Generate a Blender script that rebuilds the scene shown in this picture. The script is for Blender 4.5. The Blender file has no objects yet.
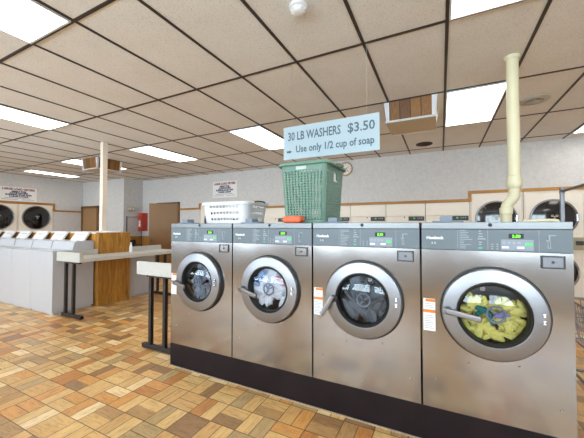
import bpy, bmesh, math, random
from mathutils import Vector, Matrix
R = math.radians
rnd = random.Random(7)
sc = bpy.context.scene
col = sc.collection

# ------------------------------------------------------------------ materials
def lin(c):
    return tuple(((v / 255) / 12.92 if v / 255 <= .04045 else ((v / 255 + .055) / 1.055) ** 2.4) for v in c)

class NT:
    """small node-tree helper"""
    def __init__(s, m):
        s.t = m.node_tree; s.n = s.t.nodes; s.l = s.t.links
    def new(s, typ, **kw):
        n = s.n.new(typ)
        for k, v in kw.items(): setattr(n, k, v)
        return n
    def put(s, sock, v):
        if hasattr(v, 'is_output') or isinstance(v, bpy.types.NodeSocket): s.l.new(v, sock)
        else: sock.default_value = v
    def math(s, op, a, b=0.0, c=None):
        n = s.new('ShaderNodeMath', operation=op)
        s.put(n.inputs[0], a); s.put(n.inputs[1], b)
        if c is not None: s.put(n.inputs[2], c)
        return n.outputs[0]
    def mix(s, f, a, b, mode='MIX'):
        n = s.new('ShaderNodeMix', data_type='RGBA', blend_type=mode)
        s.put(n.inputs[0], f); s.put(n.inputs[6], a if not isinstance(a, tuple) else (*a, 1)); s.put(n.inputs[7], b if not isinstance(b, tuple) else (*b, 1))
        return n.outputs[2]
    def ramp(s, f, stops, interp='LINEAR'):
        n = s.new('ShaderNodeValToRGB'); cr = n.color_ramp; cr.interpolation = interp
        while len(cr.elements) < len(stops): cr.elements.new(.5)
        for e, (p, c) in zip(cr.elements, stops): e.position = p; e.color = (*c, 1)
        s.put(n.inputs[0], f)
        return n.outputs[0]
    def noise(s, vec, scale, detail=3, rough=.5, dist=0):
        n = s.new('ShaderNodeTexNoise'); s.put(n.inputs['Vector'], vec)
        n.inputs['Scale'].default_value = scale; n.inputs['Detail'].default_value = detail
        n.inputs['Roughness'].default_value = rough; n.inputs['Distortion'].default_value = dist
        return n.outputs[0]
    def mapping(s, vec, scale=(1, 1, 1), loc=(0, 0, 0)):
        n = s.new('ShaderNodeMapping'); s.put(n.inputs[0], vec)
        n.inputs['Scale'].default_value = scale; n.inputs['Location'].default_value = loc
        return n.outputs[0]
    def bump(s, h, strength, dist=.01):
        n = s.new('ShaderNodeBump'); n.inputs['Strength'].default_value = strength
        n.inputs['Distance'].default_value = dist; s.put(n.inputs['Height'], h)
        return n.outputs[0]

def new_mat(name):
    m = bpy.data.materials.new(name); m.use_nodes = True
    t = NT(m); b = t.n['Principled BSDF']
    return m, t, b

def mat(name, rgb, rough=.5, metal=0, var=.06, scale=12, bump=0, spec=.5, emit=0, stretch=(1, 1, 1), coat=0):
    m, t, b = new_mat(name)
    c = lin(rgb)
    tc = t.new('ShaderNodeTexCoord').outputs['Object']
    nz = t.noise(t.mapping(tc, stretch), scale, 4)
    lo = tuple(v * (1 - var) for v in c); hi = tuple(min(1, v * (1 + var)) for v in c)
    t.l.new(t.ramp(nz, [(.3, lo), (.7, hi)]), b.inputs['Base Color'])
    b.inputs['Roughness'].default_value = rough; b.inputs['Metallic'].default_value = metal
    b.inputs['Specular IOR Level'].default_value = spec
    if coat: b.inputs['Coat Weight'].default_value = coat
    if bump: t.l.new(t.bump(nz, bump), b.inputs['Normal'])
    if emit:
        b.inputs['Emission Color'].default_value = (*c, 1); b.inputs['Emission Strength'].default_value = emit
    return m

def wood(name, dark, light, axis=2, scale=1.0, rough=.45):
    m, t, b = new_mat(name)
    tc = t.new('ShaderNodeTexCoord').outputs['Object']
    st = [9, 9, 9]; st[axis] = .9
    v = t.mapping(tc, tuple(k * scale for k in st))
    a = t.noise(v, 2.2, 6, .6, 1.2)
    g = t.noise(t.mapping(tc, tuple(k * scale * 6 for k in st)), 3, 4, .6)
    f = t.math('ADD', t.math('MULTIPLY', a, .75), t.math('MULTIPLY', g, .25))
    t.l.new(t.ramp(f, [(.33, lin(dark)), (.5, tuple((p + q) / 2 for p, q in zip(lin(dark), lin(light)))), (.66, lin(light))]), b.inputs['Base Color'])
    b.inputs['Roughness'].default_value = rough
    t.l.new(t.bump(g, .08), b.inputs['Normal'])
    return m

M = {}
M['steel'] = None
def steel(name, rgb, rough, aniso_scale=(1, 1, 60), wav=.05):
    m, t, b = new_mat(name)
    tc = t.new('ShaderNodeTexCoord').outputs['Object']
    br = t.noise(t.mapping(tc, aniso_scale), 14, 2)
    big = t.noise(tc, 2.2, 1, .4, .3)
    c = lin(rgb)
    t.l.new(t.ramp(br, [(.3, tuple(v * .985 for v in c)), (.7, tuple(min(1, v * 1.01) for v in c))]), b.inputs['Base Color'])
    b.inputs['Metallic'].default_value = 1
    t.l.new(t.math('ADD', t.math('MULTIPLY', br, .04), rough - .02), b.inputs['Roughness'])
    n1 = t.new('ShaderNodeBump'); n1.inputs['Strength'].default_value = wav; n1.inputs['Distance'].default_value = .05
    t.l.new(big, n1.inputs['Height']); t.l.new(n1.outputs[0], b.inputs['Normal'])
    return m
M['steel'] = steel('brushed_steel', (170, 168, 169), .17, (1.5, 1.5, 30), wav=.10)
M['steel_top'] = steel('bright_trim_steel', (128, 130, 132), .4, (60, 1, 1))
M['ring'] = steel('cast_door_ring', (150, 151, 156), .36, (3, 3, 3), .03)
M['grey_metal'] = steel('dull_grey_metal', (116, 116, 120), .4, (3, 3, 3), .0)
M['chrome'] = steel('chrome', (225, 225, 228), .14, (2, 2, 2), .0)
M['drum'] = steel('drum_steel', (150, 152, 156), .35, (4, 4, 4), .0)
M['panel'] = mat('slate_blue_panel', (104, 117, 127), .42, var=.03)
M['keypad'] = mat('keypad_grey_blue', (142, 154, 170), .4, var=.03)
M['white_plastic'] = mat('white_plastic', (228, 229, 232), .38, var=.015)
M['white_enamel'] = mat('white_enamel', (193, 195, 202), .3, var=.015, coat=.2)
M['cream_enamel'] = mat('cream_enamel', (242, 236, 225), .4, var=.02)
M['pvc'] = mat('cream_pipe', (226, 222, 190), .4, var=.03, scale=5)
M['post'] = mat('cream_post', (232, 222, 208), .5, var=.02, scale=4)
M['black'] = mat('black_rubber', (20, 20, 22), .5, var=.1)
M['black_metal'] = mat('black_metal', (38, 32, 34), .45, var=.1)
M['plinth'] = mat('dark_painted_plinth', (28, 19, 24), .5, spec=.25, var=.22, scale=7, bump=.1)
M['caulk'] = mat('pale_caulk', (176, 158, 132), .8, var=.2, scale=30)
M['grey_plastic'] = mat('blue_grey_plastic', (128, 140, 156), .5, var=.03)
M['dark_grey'] = mat('dark_grey_plastic', (52, 56, 60), .45, var=.06)
M['ink_white'] = mat('white_ink', (235, 238, 240), .6, var=.01)
M['ink_pale'] = mat('pale_grey_ink', (160, 172, 182), .6, var=.01)
M['ink_red'] = mat('dark_red_ink', (140, 34, 50), .6, var=.05)
M['ink_navy'] = mat('navy_ink', (52, 58, 96), .6, var=.05)
M['ink_grey'] = mat('grey_ink', (150, 152, 166), .6, var=.05)
M['ink_slate'] = mat('slate_ink', (82, 100, 114), .6, var=.15, scale=30)
M['paper'] = mat('white_paper', (238, 238, 240), .7, var=.01)
M['sign'] = mat('pale_blue_sign', (172, 192, 203), .45, var=.02, scale=3)
M['orange_ink'] = mat('orange_ink', (226, 130, 50), .6, var=.03)
M['led'] = mat('green_led', (120, 255, 40), .5, emit=2.2, var=0)
M['led_dim'] = mat('green_key', (80, 210, 110), .5, emit=.35, var=0)
M['teal_key'] = mat('teal_key', (70, 190, 150), .5, emit=.1, var=0)
M['orange'] = mat('orange_soft', (238, 112, 72), .5, var=.08, scale=25)
M['green_basket'] = mat('sage_green_plastic', (112, 148, 134), .42, var=.04)
M['bright_slot'] = mat('bright_slot_sage', (196, 214, 208), .45, var=.02)  # pale tone carries the brightness of the hamper's handle hole
M['door_tan'] = mat('tan_door_paint', (160, 124, 84), .5, var=.04, scale=4)
M['brown_door'] = mat('brown_door_paint', (136, 100, 58), .45, var=.04, scale=4)
M['brown_frame'] = mat('dark_brown_frame', (112, 80, 48), .5, var=.05)
M['tan_tile'] = mat('tan_panel', (200, 184, 154), .8, var=.06, scale=40)
M['white_sheet'] = mat('white_sheet_metal', (225, 226, 230), .6, var=.02)
M['red'] = mat('red_cabinet', (196, 62, 34), .4, var=.06)
M['olive'] = mat('olive_beige_plastic', (168, 158, 130), .5, var=.05)
M['black_cloth'] = mat('black_cloth', (26, 24, 30), .9, var=.2, bump=.3)
M['clock_face'] = mat('clock_face', (235, 230, 220), .5, var=.01)
M['clock_rim'] = mat('clock_rim_tan', (176, 140, 92), .45, var=.08)
M['laminate'] = mat('speckled_grey_laminate', (194, 194, 190), .45, var=.12, scale=160)
M['cloth_yellow'] = mat('yellow_cloth', (236, 226, 130), .85, var=.06, bump=.25, scale=40)
M['cloth_white'] = mat('white_cloth', (238, 240, 248), .85, var=.04, bump=.25, scale=40)
M['cloth_pink'] = mat('pink_cloth', (206, 150, 164), .85, var=.06, bump=.25, scale=40)
M['cloth_blue'] = mat('pale_blue_cloth', (150, 176, 214), .85, var=.06, bump=.25, scale=40)
M['cloth_grey'] = mat('grey_white_cloth', (150, 160, 176), .85, var=.5, bump=.3, scale=9)
M['cloth_wet'] = mat('wet_grey_cloth', (112, 120, 130), .6, var=.45, bump=.3, scale=6)
M['cloth_teal'] = mat('teal_cloth', (20, 112, 112), .85, var=.1, bump=.2)
M['cloth_purple'] = mat('lavender_cloth', (150, 140, 206), .85, var=.1, bump=.2)
M['wood_panel'] = wood('oak_panel', (122, 76, 20), (206, 148, 58), 2)
M['wood_strip'] = wood('oak_strip', (150, 98, 28), (194, 142, 56), 0, .6)
M['wood_strip_y'] = wood('oak_strip_side', (150, 98, 28), (194, 142, 56), 1, .6)
M['dark_glass'] = mat('dark_dryer_glass', (14, 11, 13), .10, var=.6, scale=4, coat=.6)
M['speaker'] = mat('vent_grey', (186, 182, 172), .6, var=.05)
M['dark_vent'] = mat('dark_vent', (58, 44, 36), .7, var=.2)

# planks with dark grooves (deflector faces)
def plank_mat():
    m, t, b = new_mat('dark_wood_planks')
    tc = t.new('ShaderNodeTexCoord').outputs['UV']
    sx = t.new('ShaderNodeSeparateXYZ'); t.l.new(tc, sx.inputs[0])
    u = t.math('MULTIPLY', sx.outputs[0], 4.0)
    fr = t.math('FRACT', u)
    groove = t.math('LESS_THAN', fr, .07)
    wn = t.new('ShaderNodeTexWhiteNoise', noise_dimensions='1D'); t.l.new(t.math('FLOOR', u), wn.inputs['W'])
    g = t.noise(t.mapping(tc, (30, 3, 1)), 2.5, 5, .6, .8)
    f = t.math('ADD', t.math('MULTIPLY', g, .7), t.math('MULTIPLY', wn.outputs[0], .3))
    c = t.ramp(f, [(.25, lin((78, 48, 18))), (.5, lin((122, 80, 34))), (.75, lin((158, 110, 52)))])
    t.l.new(t.mix(groove, c, lin((38, 22, 10))), b.inputs['Base Color'])
    b.inputs['Roughness'].default_value = .5
    return m
M['planks'] = plank_mat()

def tint_glass(name, tint, gloss=.04):
    m, t, b = new_mat(name); t.n.remove(b)
    out = t.n['Material Output']
    tr = t.new('ShaderNodeBsdfTransparent'); tr.inputs[0].default_value = (*tint, 1)
    gl = t.new('ShaderNodeBsdfGlossy'); gl.inputs[0].default_value = (1, 1, 1, 1); gl.inputs['Roughness'].default_value = gloss
    fr = t.new('ShaderNodeFresnel'); fr.inputs[0].default_value = 1.5
    mx = t.new('ShaderNodeMixShader'); t.l.new(fr.outputs[0], mx.inputs[0])
    t.l.new(tr.outputs[0], mx.inputs[1]); t.l.new(gl.outputs[0], mx.inputs[2]); t.l.new(mx.outputs[0], out.inputs[0])
    return m
M['glass'] = tint_glass('porthole_glass', (.86, .88, .9))
M['window_glass'] = tint_glass('window_glass', (.95, .97, .97), .0)

def floor_mat():
    m, t, b = new_mat('basket_weave_parquet')
    B = .187
    tc = t.new('ShaderNodeNewGeometry').outputs['Position']
    sp = t.new('ShaderNodeSeparateXYZ'); t.l.new(tc, sp.inputs[0])
    u = t.math('DIVIDE', t.math('SUBTRACT', sp.outputs[0], .48 - 100 * B), B)
    v = t.math('DIVIDE', t.math('SUBTRACT', sp.outputs[1], -.605 - 100 * B), B)
    iu, iv, fu, fv = t.math('FLOOR', u), t.math('FLOOR', v), t.math('FRACT', u), t.math('FRACT', v)
    par = t.math('MODULO', t.math('ADD', iu, iv), 2.0)            # 0: planks run along y
    def sel(a, c):                                               # par ? c : a
        n = t.new('ShaderNodeMix', data_type='FLOAT'); t.put(n.inputs[0], par); t.put(n.inputs[2], a); t.put(n.inputs[3], c); return n.outputs[0]
    across = sel(fu, fv); along = sel(fv, fu)
    k = t.math('FLOOR', t.math('MULTIPLY', across, 2.0))
    cb = t.new('ShaderNodeCombineXYZ'); t.put(cb.inputs[0], iu); t.put(cb.inputs[1], iv); t.put(cb.inputs[2], k)
    wn = t.new('ShaderNodeTexWhiteNoise', noise_dimensions='3D'); t.l.new(cb.outputs[0], wn.inputs['Vector'])
    cbb = t.new('ShaderNodeCombineXYZ'); t.put(cbb.inputs[0], iu); t.put(cbb.inputs[1], iv); t.put(cbb.inputs[2], 7.3)
    wb = t.new('ShaderNodeTexWhiteNoise', noise_dimensions='3D'); t.l.new(cbb.outputs[0], wb.inputs['Vector'])
    patch = t.noise(tc, 1.1, 2)
    r = t.math('ADD', t.math('MULTIPLY', wn.outputs[0], .55), t.math('MULTIPLY', wb.outputs[0], .45))
    cols = [(.0, (160, 126, 92)), (.22, (186, 150, 106)), (.31, (212, 172, 116)), (.42, (222, 184, 126)), (.52, (214, 160, 96)),
            (.58, (198, 140, 84)), (.63, (226, 192, 134)), (.72, (190, 164, 122)), (.79, (240, 216, 172)), (.88, (218, 162, 102))]
    base = t.ramp(r, [(p, lin(c)) for p, c in cols], 'CONSTANT')
    # grain, stretched along each plank
    gx = t.math('MULTIPLY', across, 7.0); gy = t.math('MULTIPLY', along, 1.3)
    gc = t.new('ShaderNodeCombineXYZ'); t.put(gc.inputs[0], gx); t.put(gc.inputs[1], gy); t.put(gc.inputs[2], t.math('MULTIPLY', wn.outputs[0], 90.0))
    g = t.noise(gc.outputs[0], 1.6, 5, .6, 1.0)
    gr = t.ramp(g, [(.3, (.70, .65, .58)), (.52, (1, 1, 1)), (.75, (1.12, 1.1, 1.06))])
    c = t.mix(1.0, base, gr, 'MULTIPLY')
    warm = t.ramp(patch, [(.35, (.92, .93, .95)), (.65, (1.05, 1.0, .9))])
    c = t.mix(1.0, c, warm, 'MULTIPLY')
    def edge(f, w):
        return t.math('MAXIMUM', t.math('LESS_THAN', f, w), t.math('GREATER_THAN', f, 1 - w))
    a2 = t.math('FRACT', t.math('MULTIPLY', across, 2.0))
    seam = t.math('MAXIMUM', edge(fu, .016), edge(fv, .016))
    mid = edge(a2, .03)
    wm = t.math('MULTIPLY', mid, t.math('GREATER_THAN', wb.outputs[0], .35))
    c = t.mix(t.math('MAXIMUM', t.math('MULTIPLY', seam, .78), t.math('MULTIPLY', wm, .75)), c, lin((70, 48, 28)))
    t.l.new(c, b.inputs['Base Color'])
    t.l.new(t.math('ADD', t.math('MULTIPLY', g, .2), .24), b.inputs['Roughness'])
    b.inputs['Specular IOR Level'].default_value = .4
    t.l.new(t.bump(t.math('SUBTRACT', 1.0, seam), .15, .003), b.inputs['Normal'])
    return m
M['floor'] = floor_mat()

def ceil_mat():
    m, t, b = new_mat('fissured_ceiling_tile')
    tc = t.new('ShaderNodeTexCoord').outputs['Object']
    a = t.noise(tc, 120, 2, .6); d = t.noise(tc, 3, 2)
    f = t.ramp(a, [(.30, lin((204, 201, 198))), (.44, lin((232, 231, 230))), (.8, lin((236, 235, 234)))])
    c = t.mix(1.0, f, t.ramp(d, [(.3, (.95, .94, .92)), (.7, (1, 1, 1))]), 'MULTIPLY')
    t.l.new(c, b.inputs['Base Color']); b.inputs['Roughness'].default_value = .95
    b.inputs['Specular IOR Level'].default_value = .1
    t.l.new(t.bump(a, .25, .004), b.inputs['Normal'])
    return m
M['ceiling'] = ceil_mat()

def wall_mat():
    m, t, b = new_mat('mottled_wallpaper')
    tc = t.new('ShaderNodeTexCoord').outputs['Object']
    a = t.noise(tc, 18, 5, .65, .8)
    t.l.new(t.ramp(a, [(.35, lin((202, 203, 205))), (.6, lin((215, 215, 215)))]), b.inputs['Base Color'])
    b.inputs['Roughness'].default_value = .75
    t.l.new(t.bump(a, .1, .004), b.inputs['Normal'])
    return m
M['wall'] = wall_mat()
M['grid'] = mat('dark_bronze_grid', (52, 42, 38), .5, var=.1)
def emit(name, rgb, s):
    m, t, b = new_mat(name)
    tc = t.new('ShaderNodeTexCoord').outputs['Object']
    nz = t.noise(tc, 60, 2)
    c = lin(rgb)
    t.l.new(t.ramp(nz, [(.3, tuple(v * .96 for v in c)), (.7, c)]), b.inputs['Emission Color'])
    b.inputs['Emission Strength'].default_value = s
    b.inputs['Base Color'].default_value = (*c, 1)
    return m
LAMP = 9.0
M['lamp'] = emit('fluorescent_diffuser', (255, 251, 244), LAMP)
M['lamp_frame'] = mat('lamp_frame', (205, 206, 208), .5, var=.02)

# ------------------------------------------------------------------ mesh helpers
def BM(): return bmesh.new()

def box(bm, x0, x1, y0, y1, z0, z1, bev=0, seg=2, mtx=None):
    t = bmesh.new()
    bmesh.ops.create_cube(t, size=1)
    for v in t.verts:
        v.co = Vector((x0 + (v.co.x + .5) * (x1 - x0), y0 + (v.co.y + .5) * (y1 - y0), z0 + (v.co.z + .5) * (z1 - z0)))
    if bev: bmesh.ops.bevel(t, geom=t.edges[:], offset=bev, segments=seg, profile=.5, affect='EDGES')
    merge(bm, t, mtx)

def merge(bm, t, mtx=None):
    if mtx is not None: bmesh.ops.transform(t, matrix=mtx, verts=t.verts[:])
    me = bpy.data.meshes.new('tmp'); t.to_mesh(me); t.free()
    bm.from_mesh(me); bpy.data.meshes.remove(me)

def tube(bm, pts, r, seg=8, closed=False, cap=True):
    pts = [Vector(p) for p in pts]
    n = len(pts); rings = []
    rr = r if isinstance(r, (list, tuple)) else [r] * n
    prev = None
    for i, p in enumerate(pts):
        if closed: d = (pts[(i + 1) % n] - pts[i - 1])
        else: d = pts[min(i + 1, n - 1)] - pts[max(i - 1, 0)]
        d.normalize()
        if prev is None:
            a = d.orthogonal().normalized()
        else:
            a = prev - d * prev.dot(d); a = a.normalized() if a.length > 1e-6 else d.orthogonal().normalized()
        prev = a; b = d.cross(a)
        rings.append([bm.verts.new(p + (a * math.cos(2 * math.pi * k / seg) + b * math.sin(2 * math.pi * k / seg)) * rr[i]) for k in range(seg)])
    m = n if closed else n - 1
    for i in range(m):
        A, Bq = rings[i], rings[(i + 1) % n]
        for k in range(seg): bm.faces.new((A[k], A[(k + 1) % seg], Bq[(k + 1) % seg], Bq[k]))
    if cap and not closed:
        bm.faces.new(rings[0][::-1]); bm.faces.new(rings[-1])

def lathe(bm, prof, c, axis='y', seg=48, closed=False):
    """prof: (radius, position along axis) pairs turned round the axis through c"""
    rings = []
    for r, h in prof:
        if r < 1e-6:
            p = Vector(c); p['xyz'.index(axis)] += h
            rings.append([bm.verts.new(p)]); continue
        ring = []
        for k in range(seg):
            a = 2 * math.pi * k / seg; q, s = r * math.cos(a), r * math.sin(a)
            o = {'y': (q, h, s), 'z': (q, s, h), 'x': (h, q, s)}[axis]
            ring.append(bm.verts.new(Vector(c) + Vector(o)))
        rings.append(ring)
    pairs = list(zip(rings, rings[1:])) + ([(rings[-1], rings[0])] if closed else [])
    for A, Bq in pairs:
        for k in range(seg):
            j = (k + 1) % seg
            if len(A) == 1 and len(Bq) == 1: continue
            if len(A) == 1: bm.faces.new((A[0], Bq[j], Bq[k]))
            elif len(Bq) == 1: bm.faces.new((A[k], A[j], Bq[0]))
            else: bm.faces.new((A[k], A[j], Bq[j], Bq[k]))

def prism(bm, poly, lo, hi, axis='x'):
    """extrude a polygon (pairs in the two other axes) along axis"""
    def P(a, b, h): return {'x': (h, a, b), 'y': (a, h, b), 'z': (a, b, h)}[axis]
    A = [bm.verts.new(P(a, b, lo)) for a, b in poly]; Bq = [bm.verts.new(P(a, b, hi)) for a, b in poly]
    n = len(poly)
    bm.faces.new(A[::-1]); bm.faces.new(Bq)
    for i in range(n): bm.faces.new((A[i], A[(i + 1) % n], Bq[(i + 1) % n], Bq[i]))

def obj(name, bm, m, parent=None, smooth=True, angle=40):
    bmesh.ops.recalc_face_normals(bm, faces=bm.faces[:])
    me = bpy.data.meshes.new(name); bm.to_mesh(me); bm.free()
    me.materials.append(M[m] if isinstance(m, str) else m)
    if smooth:
        for p in me.polygons: p.use_smooth = True
        me.set_sharp_from_angle(angle=R(angle))
    o = bpy.data.objects.new(name, me); col.objects.link(o)
    if smooth:
        wn = o.modifiers.new('face_weighted', 'WEIGHTED_NORMAL'); wn.keep_sharp = True
    if parent is not None: o.parent = parent
    return o

def tag(o, label=None, cat=None, group=None, kind=None):
    if label: o['label'] = label
    if cat: o['category'] = cat
    if group: o['group'] = group
    if kind: o['kind'] = kind
    return o

def thing(name, loc, label, cat, group=None, rz=0):
    o = bpy.data.objects.new(name, None); col.objects.link(o)
    o.location = loc; o.rotation_euler = (0, 0, rz); o.empty_display_size = .1
    return tag(o, label, cat, group)

def struct(name, bm, m, label=None):
    o = obj(name, bm, m, smooth=False); o['kind'] = 'structure'
    return o

def boxobj(name, dims, m, parent=None, bev=0):
    bm = BM(); box(bm, *dims, bev=bev); return obj(name, bm, m, parent)

def text_bm(bm, s, size, x, y, z, wide=None, bold=0.0, extrude=.0006, center=False):
    """lettering standing in a plane facing -y, baseline starting at x, z"""
    cu = bpy.data.curves.new('txt', 'FONT'); cu.body = s; cu.size = size; cu.extrude = extrude; cu.offset = bold; cu.resolution_u = 2
    if center: cu.align_x = 'CENTER'
    o = bpy.data.objects.new('txt', cu)
    me = bpy.data.meshes.new_from_object(o)
    xs = [v.co.x for v in me.vertices] or [0, 1]
    k = 1.0
    if wide: k = wide / (max(xs) - min(xs))
    for v in me.vertices: v.co = Vector((x + v.co.x * k, y - v.co.z, z + v.co.y))
    bm.from_mesh(me); bpy.data.meshes.remove(me); bpy.data.objects.remove(o); bpy.data.curves.remove(cu)

H = 2.73
# ------------------------------------------------------------------ shell
XL, XR, YF, YB = -9.0, 6.6, -5.0, 4.76
b = BM(); box(b, XL - .9, XR + .2, YF - .2, YB + .9, -.1, 0); struct('floor', b, 'floor')
b = BM(); box(b, XL - .9, XR + .2, YF - .2, YB + .9, H, H + .1); struct('ceiling', b, 'ceiling')
# T-bar grid
GX0, GP = 2.215, .612
xs = [GX0 + GP * k for k in range(-18, 8)]
ys = [-4.52, -3.24, -1.96, -.68, .545, 1.83, 3.13, 4.42]
b = BM()
for x in xs: box(b, x - .012, x + .012, YF, YB, H - .006, H - .0002)
for y in ys: box(b, XL, XR, y - .012, y + .012, H - .0065, H - .0002)
struct('ceiling_grid', b, 'grid')
# back wall: a header over the dryer niches, full height left of them, service wall behind
SX, BX = -4.22, 2.66
ZB, ZS = 1.85, 1.70
b = BM()
box(b, XL - .9, SX, YB, YB + .75, 0, H)
box(b, SX, -2.20, YB, YB + .75, ZB, H); box(b, -2.20, BX, YB, YB + .75, ZS, H); box(b, BX, 5.155, YB, YB + .75, ZB, H); box(b, 5.155, XR + .2, YB, YB + .75, 0, H)
box(b, XL - .9, XR + .2, YB + .75, YB + .9, 0, H)
struct('wall_back', b, 'wall')
# left wall
LY0, LY1 = .53, 3.23
b = BM(); box(b, XL - .75, XL, LY1, YB, 0, H); struct('wall_left', b, 'wall')
b = BM(); box(b, XL - .75, XL, YF, LY0, 0, H); struct('wall_left_front', b, 'wall')
b = BM(); box(b, XL - .75, XL, LY0, LY1, 1.90, H); struct('wall_left_upper', b, 'wall')
b = BM(); box(b, XL - .9, XL - .75, YF, YB + .9, 0, H); struct('wall_left_outer', b, 'wall')
b = BM(); box(b, XR, XR + .2, YF - .2, YB, 0, H); struct('wall_right', b, 'wall')
# storefront behind the camera, with three wide windows
b = BM()
wins = [(-8.2, -5.4), (-4.6, -1.8), (-1.0, 1.8), (2.6, 5.4)]
px = XL - .9
for a, c in wins:
    box(b, px, a, YF - .2, YF, 0, H); px = c
    box(b, a, c, YF - .2, YF, 0, .75); box(b, a, c, YF - .2, YF, 2.35, H)
box(b, px, XR + .2, YF - .2, YF, 0, H)
struct('wall_front', b, 'wall')
for i, (a, c) in enumerate(wins):
    b = BM(); box(b, a, c, YF - .11, YF - .10, .75, 2.35)
    w = struct('window_%d' % (i + 1), b, 'window_glass')
    b = BM()
    for q in (a, (a + c) / 2 - .025, c - .05): box(b, q, q + .05, YF - .14, YF - .07, .75, 2.35)
    for q in (.75, 2.30): box(b, a, c, YF - .14, YF - .07, q, q + .05)
    obj('window_frame', b, 'dark_grey', w)
# closet block in the far corner
CX, CY = -6.77, 4.10
b = BM(); box(b, XL, CX, CY, CY + .12, 0, H); struct('wall_closet_front', b, 'wall')
b = BM(); box(b, CX - .12, CX, CY + .12, YB, 0, H); struct('wall_closet_side', b, 'wall')
# wainscot and trims
b = BM(); box(b, CX, CX + .015, CY, YB, 0, .89); box(b, CX + .015, -6.05, YB - .015, YB, 0, .89); struct('trim_1', b, wood('wainscot_boards', (150, 100, 40), (204, 154, 84), 2))
b = BM()
for a, c, z in ((-5.05, SX, 1.72), (SX, -2.20, ZB), (-2.20, BX, ZS), (BX, 5.18, ZB)): box(b, a, c, YB - .025, YB, z - .01, z + .045)
for x, z0, z1 in ((SX, 1.71, ZB + .045), (-2.20, ZS - .01, ZB + .045), (BX, ZS - .01, ZB + .045)): box(b, x - .028, x + .028, YB - .0255, YB, z0, z1)
struct('trim_2', b, 'wood_strip')
b = BM()
box(b, XL, XL + .025, YF, LY1 + .02, 1.885, 1.945); box(b, XL, XL + .025, LY1, CY, 1.685, 1.735); box(b, XL, XL + .0255, LY1 - .028, LY1 + .028, 1.685, 1.945)
struct('trim_3', b, 'wood_strip_y')
b = BM(); box(b, SX - .95, SX, YB - .012, YB, 0, .09); struct('baseboard_back', b, 'brown_frame')

# doors
b = BM()
hinge = Vector((-5.10, YB - .03, 0)); free = Vector((-5.74, 4.225, 0)); d = (free - hinge); ang = math.atan2(d.y, d.x)
box(b, 0, d.length, -.02, .02, .01, 1.905, bev=.004, mtx=Matrix.Translation(hinge) @ Matrix.Rotation(ang, 4, 'Z'))
d1 = struct('door_1', b, 'brown_door')
b = BM()
mt = Matrix.Translation(hinge) @ Matrix.Rotation(ang, 4, 'Z')
t = BM(); lathe(t, [(0, .075), (.02, .075), (.03, .06), (.026, .045), (.012, .035), (.012, .02), (.03, .02), (.03, .012), (0, .012)], (d.length - .06, 0, .80), 'y', 16); merge(b, t, mt)
obj('door_knob', b, 'chrome', d1)
b = BM()
box(b, -6.05, -5.99, YB - .04, YB, 0, 1.96); box(b, -5.10, -5.04, YB - .04, YB, 0, 1.96); box(b, -6.05, -5.04, YB - .04, YB, 1.915, 1.965)
struct('trim_4', b, 'brown_frame')
b = BM(); box(b, XL + .02, -8.12, CY - .03, CY, .01, 1.82, bev=.004); d2 = struct('door_2', b, 'door_tan')
b = BM(); lathe(b, [(0, -.075), (.02, -.075), (.03, -.06), (.026, -.045), (.012, -.035), (.012, -.0), (0, 0)], (-8.22, CY - .03, .95), 'y', 16); obj('door_knob', b, 'chrome', d2)
b = BM(); box(b, XL, XL + .07, CY - .05, CY, 0, 1.90); box(b, -8.12, -8.05, CY - .05, CY, 0, 1.90); box(b, XL, -8.05, CY - .05, CY, 1.82, 1.90)
struct('trim_5', b, 'brown_frame')

# ------------------------------------------------------------------ ceiling lamps
def lamp(x0, x1, y0, y1, label):
    if x0 < -8: x0 += .16; x1 += .02; y0 += .2; y1 += .14
    r = thing('ceiling_light', ((x0 + x1) / 2, (y0 + y1) / 2, H - .03), label, 'ceiling light', 'fluorescent ceiling lights')
    hx, hy = (x1 - x0) / 2 - .012, (y1 - y0) / 2 - .012
    b = BM(); e = .014
    for q in ((-hx, hx, -hy, -hy + e), (-hx, hx, hy - e, hy), (-hx, -hx + e, -hy + e, hy - e), (hx - e, hx, -hy + e, hy - e)):
        box(b, *q, .012, .0298)
    obj('frame', b, 'lamp_frame', r, smooth=False)
    b = BM(); box(b, -hx + e, hx - e, -hy + e, hy - e, .017, .027); obj('diffuser', b, 'lamp', r, smooth=False)
def gx(k): return GX0 + GP * k
lamps = [(-5, -1.96, -.68, 'large bright ceiling light panel at the top left corner of the photo'),
         (-9, -.68, .545, 'long bright ceiling light at the left edge, in front of the white washers'),
         (-9, 1.83, 3.13, 'bright ceiling light panel to the right of the cream post'),
         (-5, 1.83, 3.13, 'bright ceiling light panel just left of the hanging price sign'),
         (-17, 1.83, 3.13, 'narrow looking ceiling light over the sign on the left dryer wall'),
         (-13, 1.83, 3.13, 'ceiling light half hidden by the wood faced ceiling box near the post'),
         (0, 1.83, 3.13, 'glowing ceiling light panel between the wood faced box and the cream pipe'),
         (0, -.68, .545, 'ceiling light panel cut off by the top edge of the photo, above the right washers'),
         (3, 3.13, 4.42, 'ceiling light panel cut off by the right edge, close to the back wall')]
for k, y0, y1, l in lamps: lamp(gx(k), gx(k + 1), y0, y1, l)
for k, y0, y1, l in [(-13, -3.24, -1.96, 'added fill ceiling light out of view over the front windows, far left'), (-9, -3.24, -1.96, 'added fill ceiling light out of view over the front windows, left of the middle'),  # extra lamps out of view, added to even out the lighting
                     (-1, -4.52, -3.24, 'added fill ceiling light over the front windows, behind the viewer'), (4, -3.24, -1.96, 'added fill ceiling light out of view over the front windows, right end'),
                     (4, .545, 1.83, 'added fill ceiling light out of view over the aisle right of the steel washers'), (-16, -.68, .545, 'added fill ceiling light out of view over the aisle by the left dryer wall')]:
    lamp(gx(k), gx(k + 1), y0, y1, l)

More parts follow.
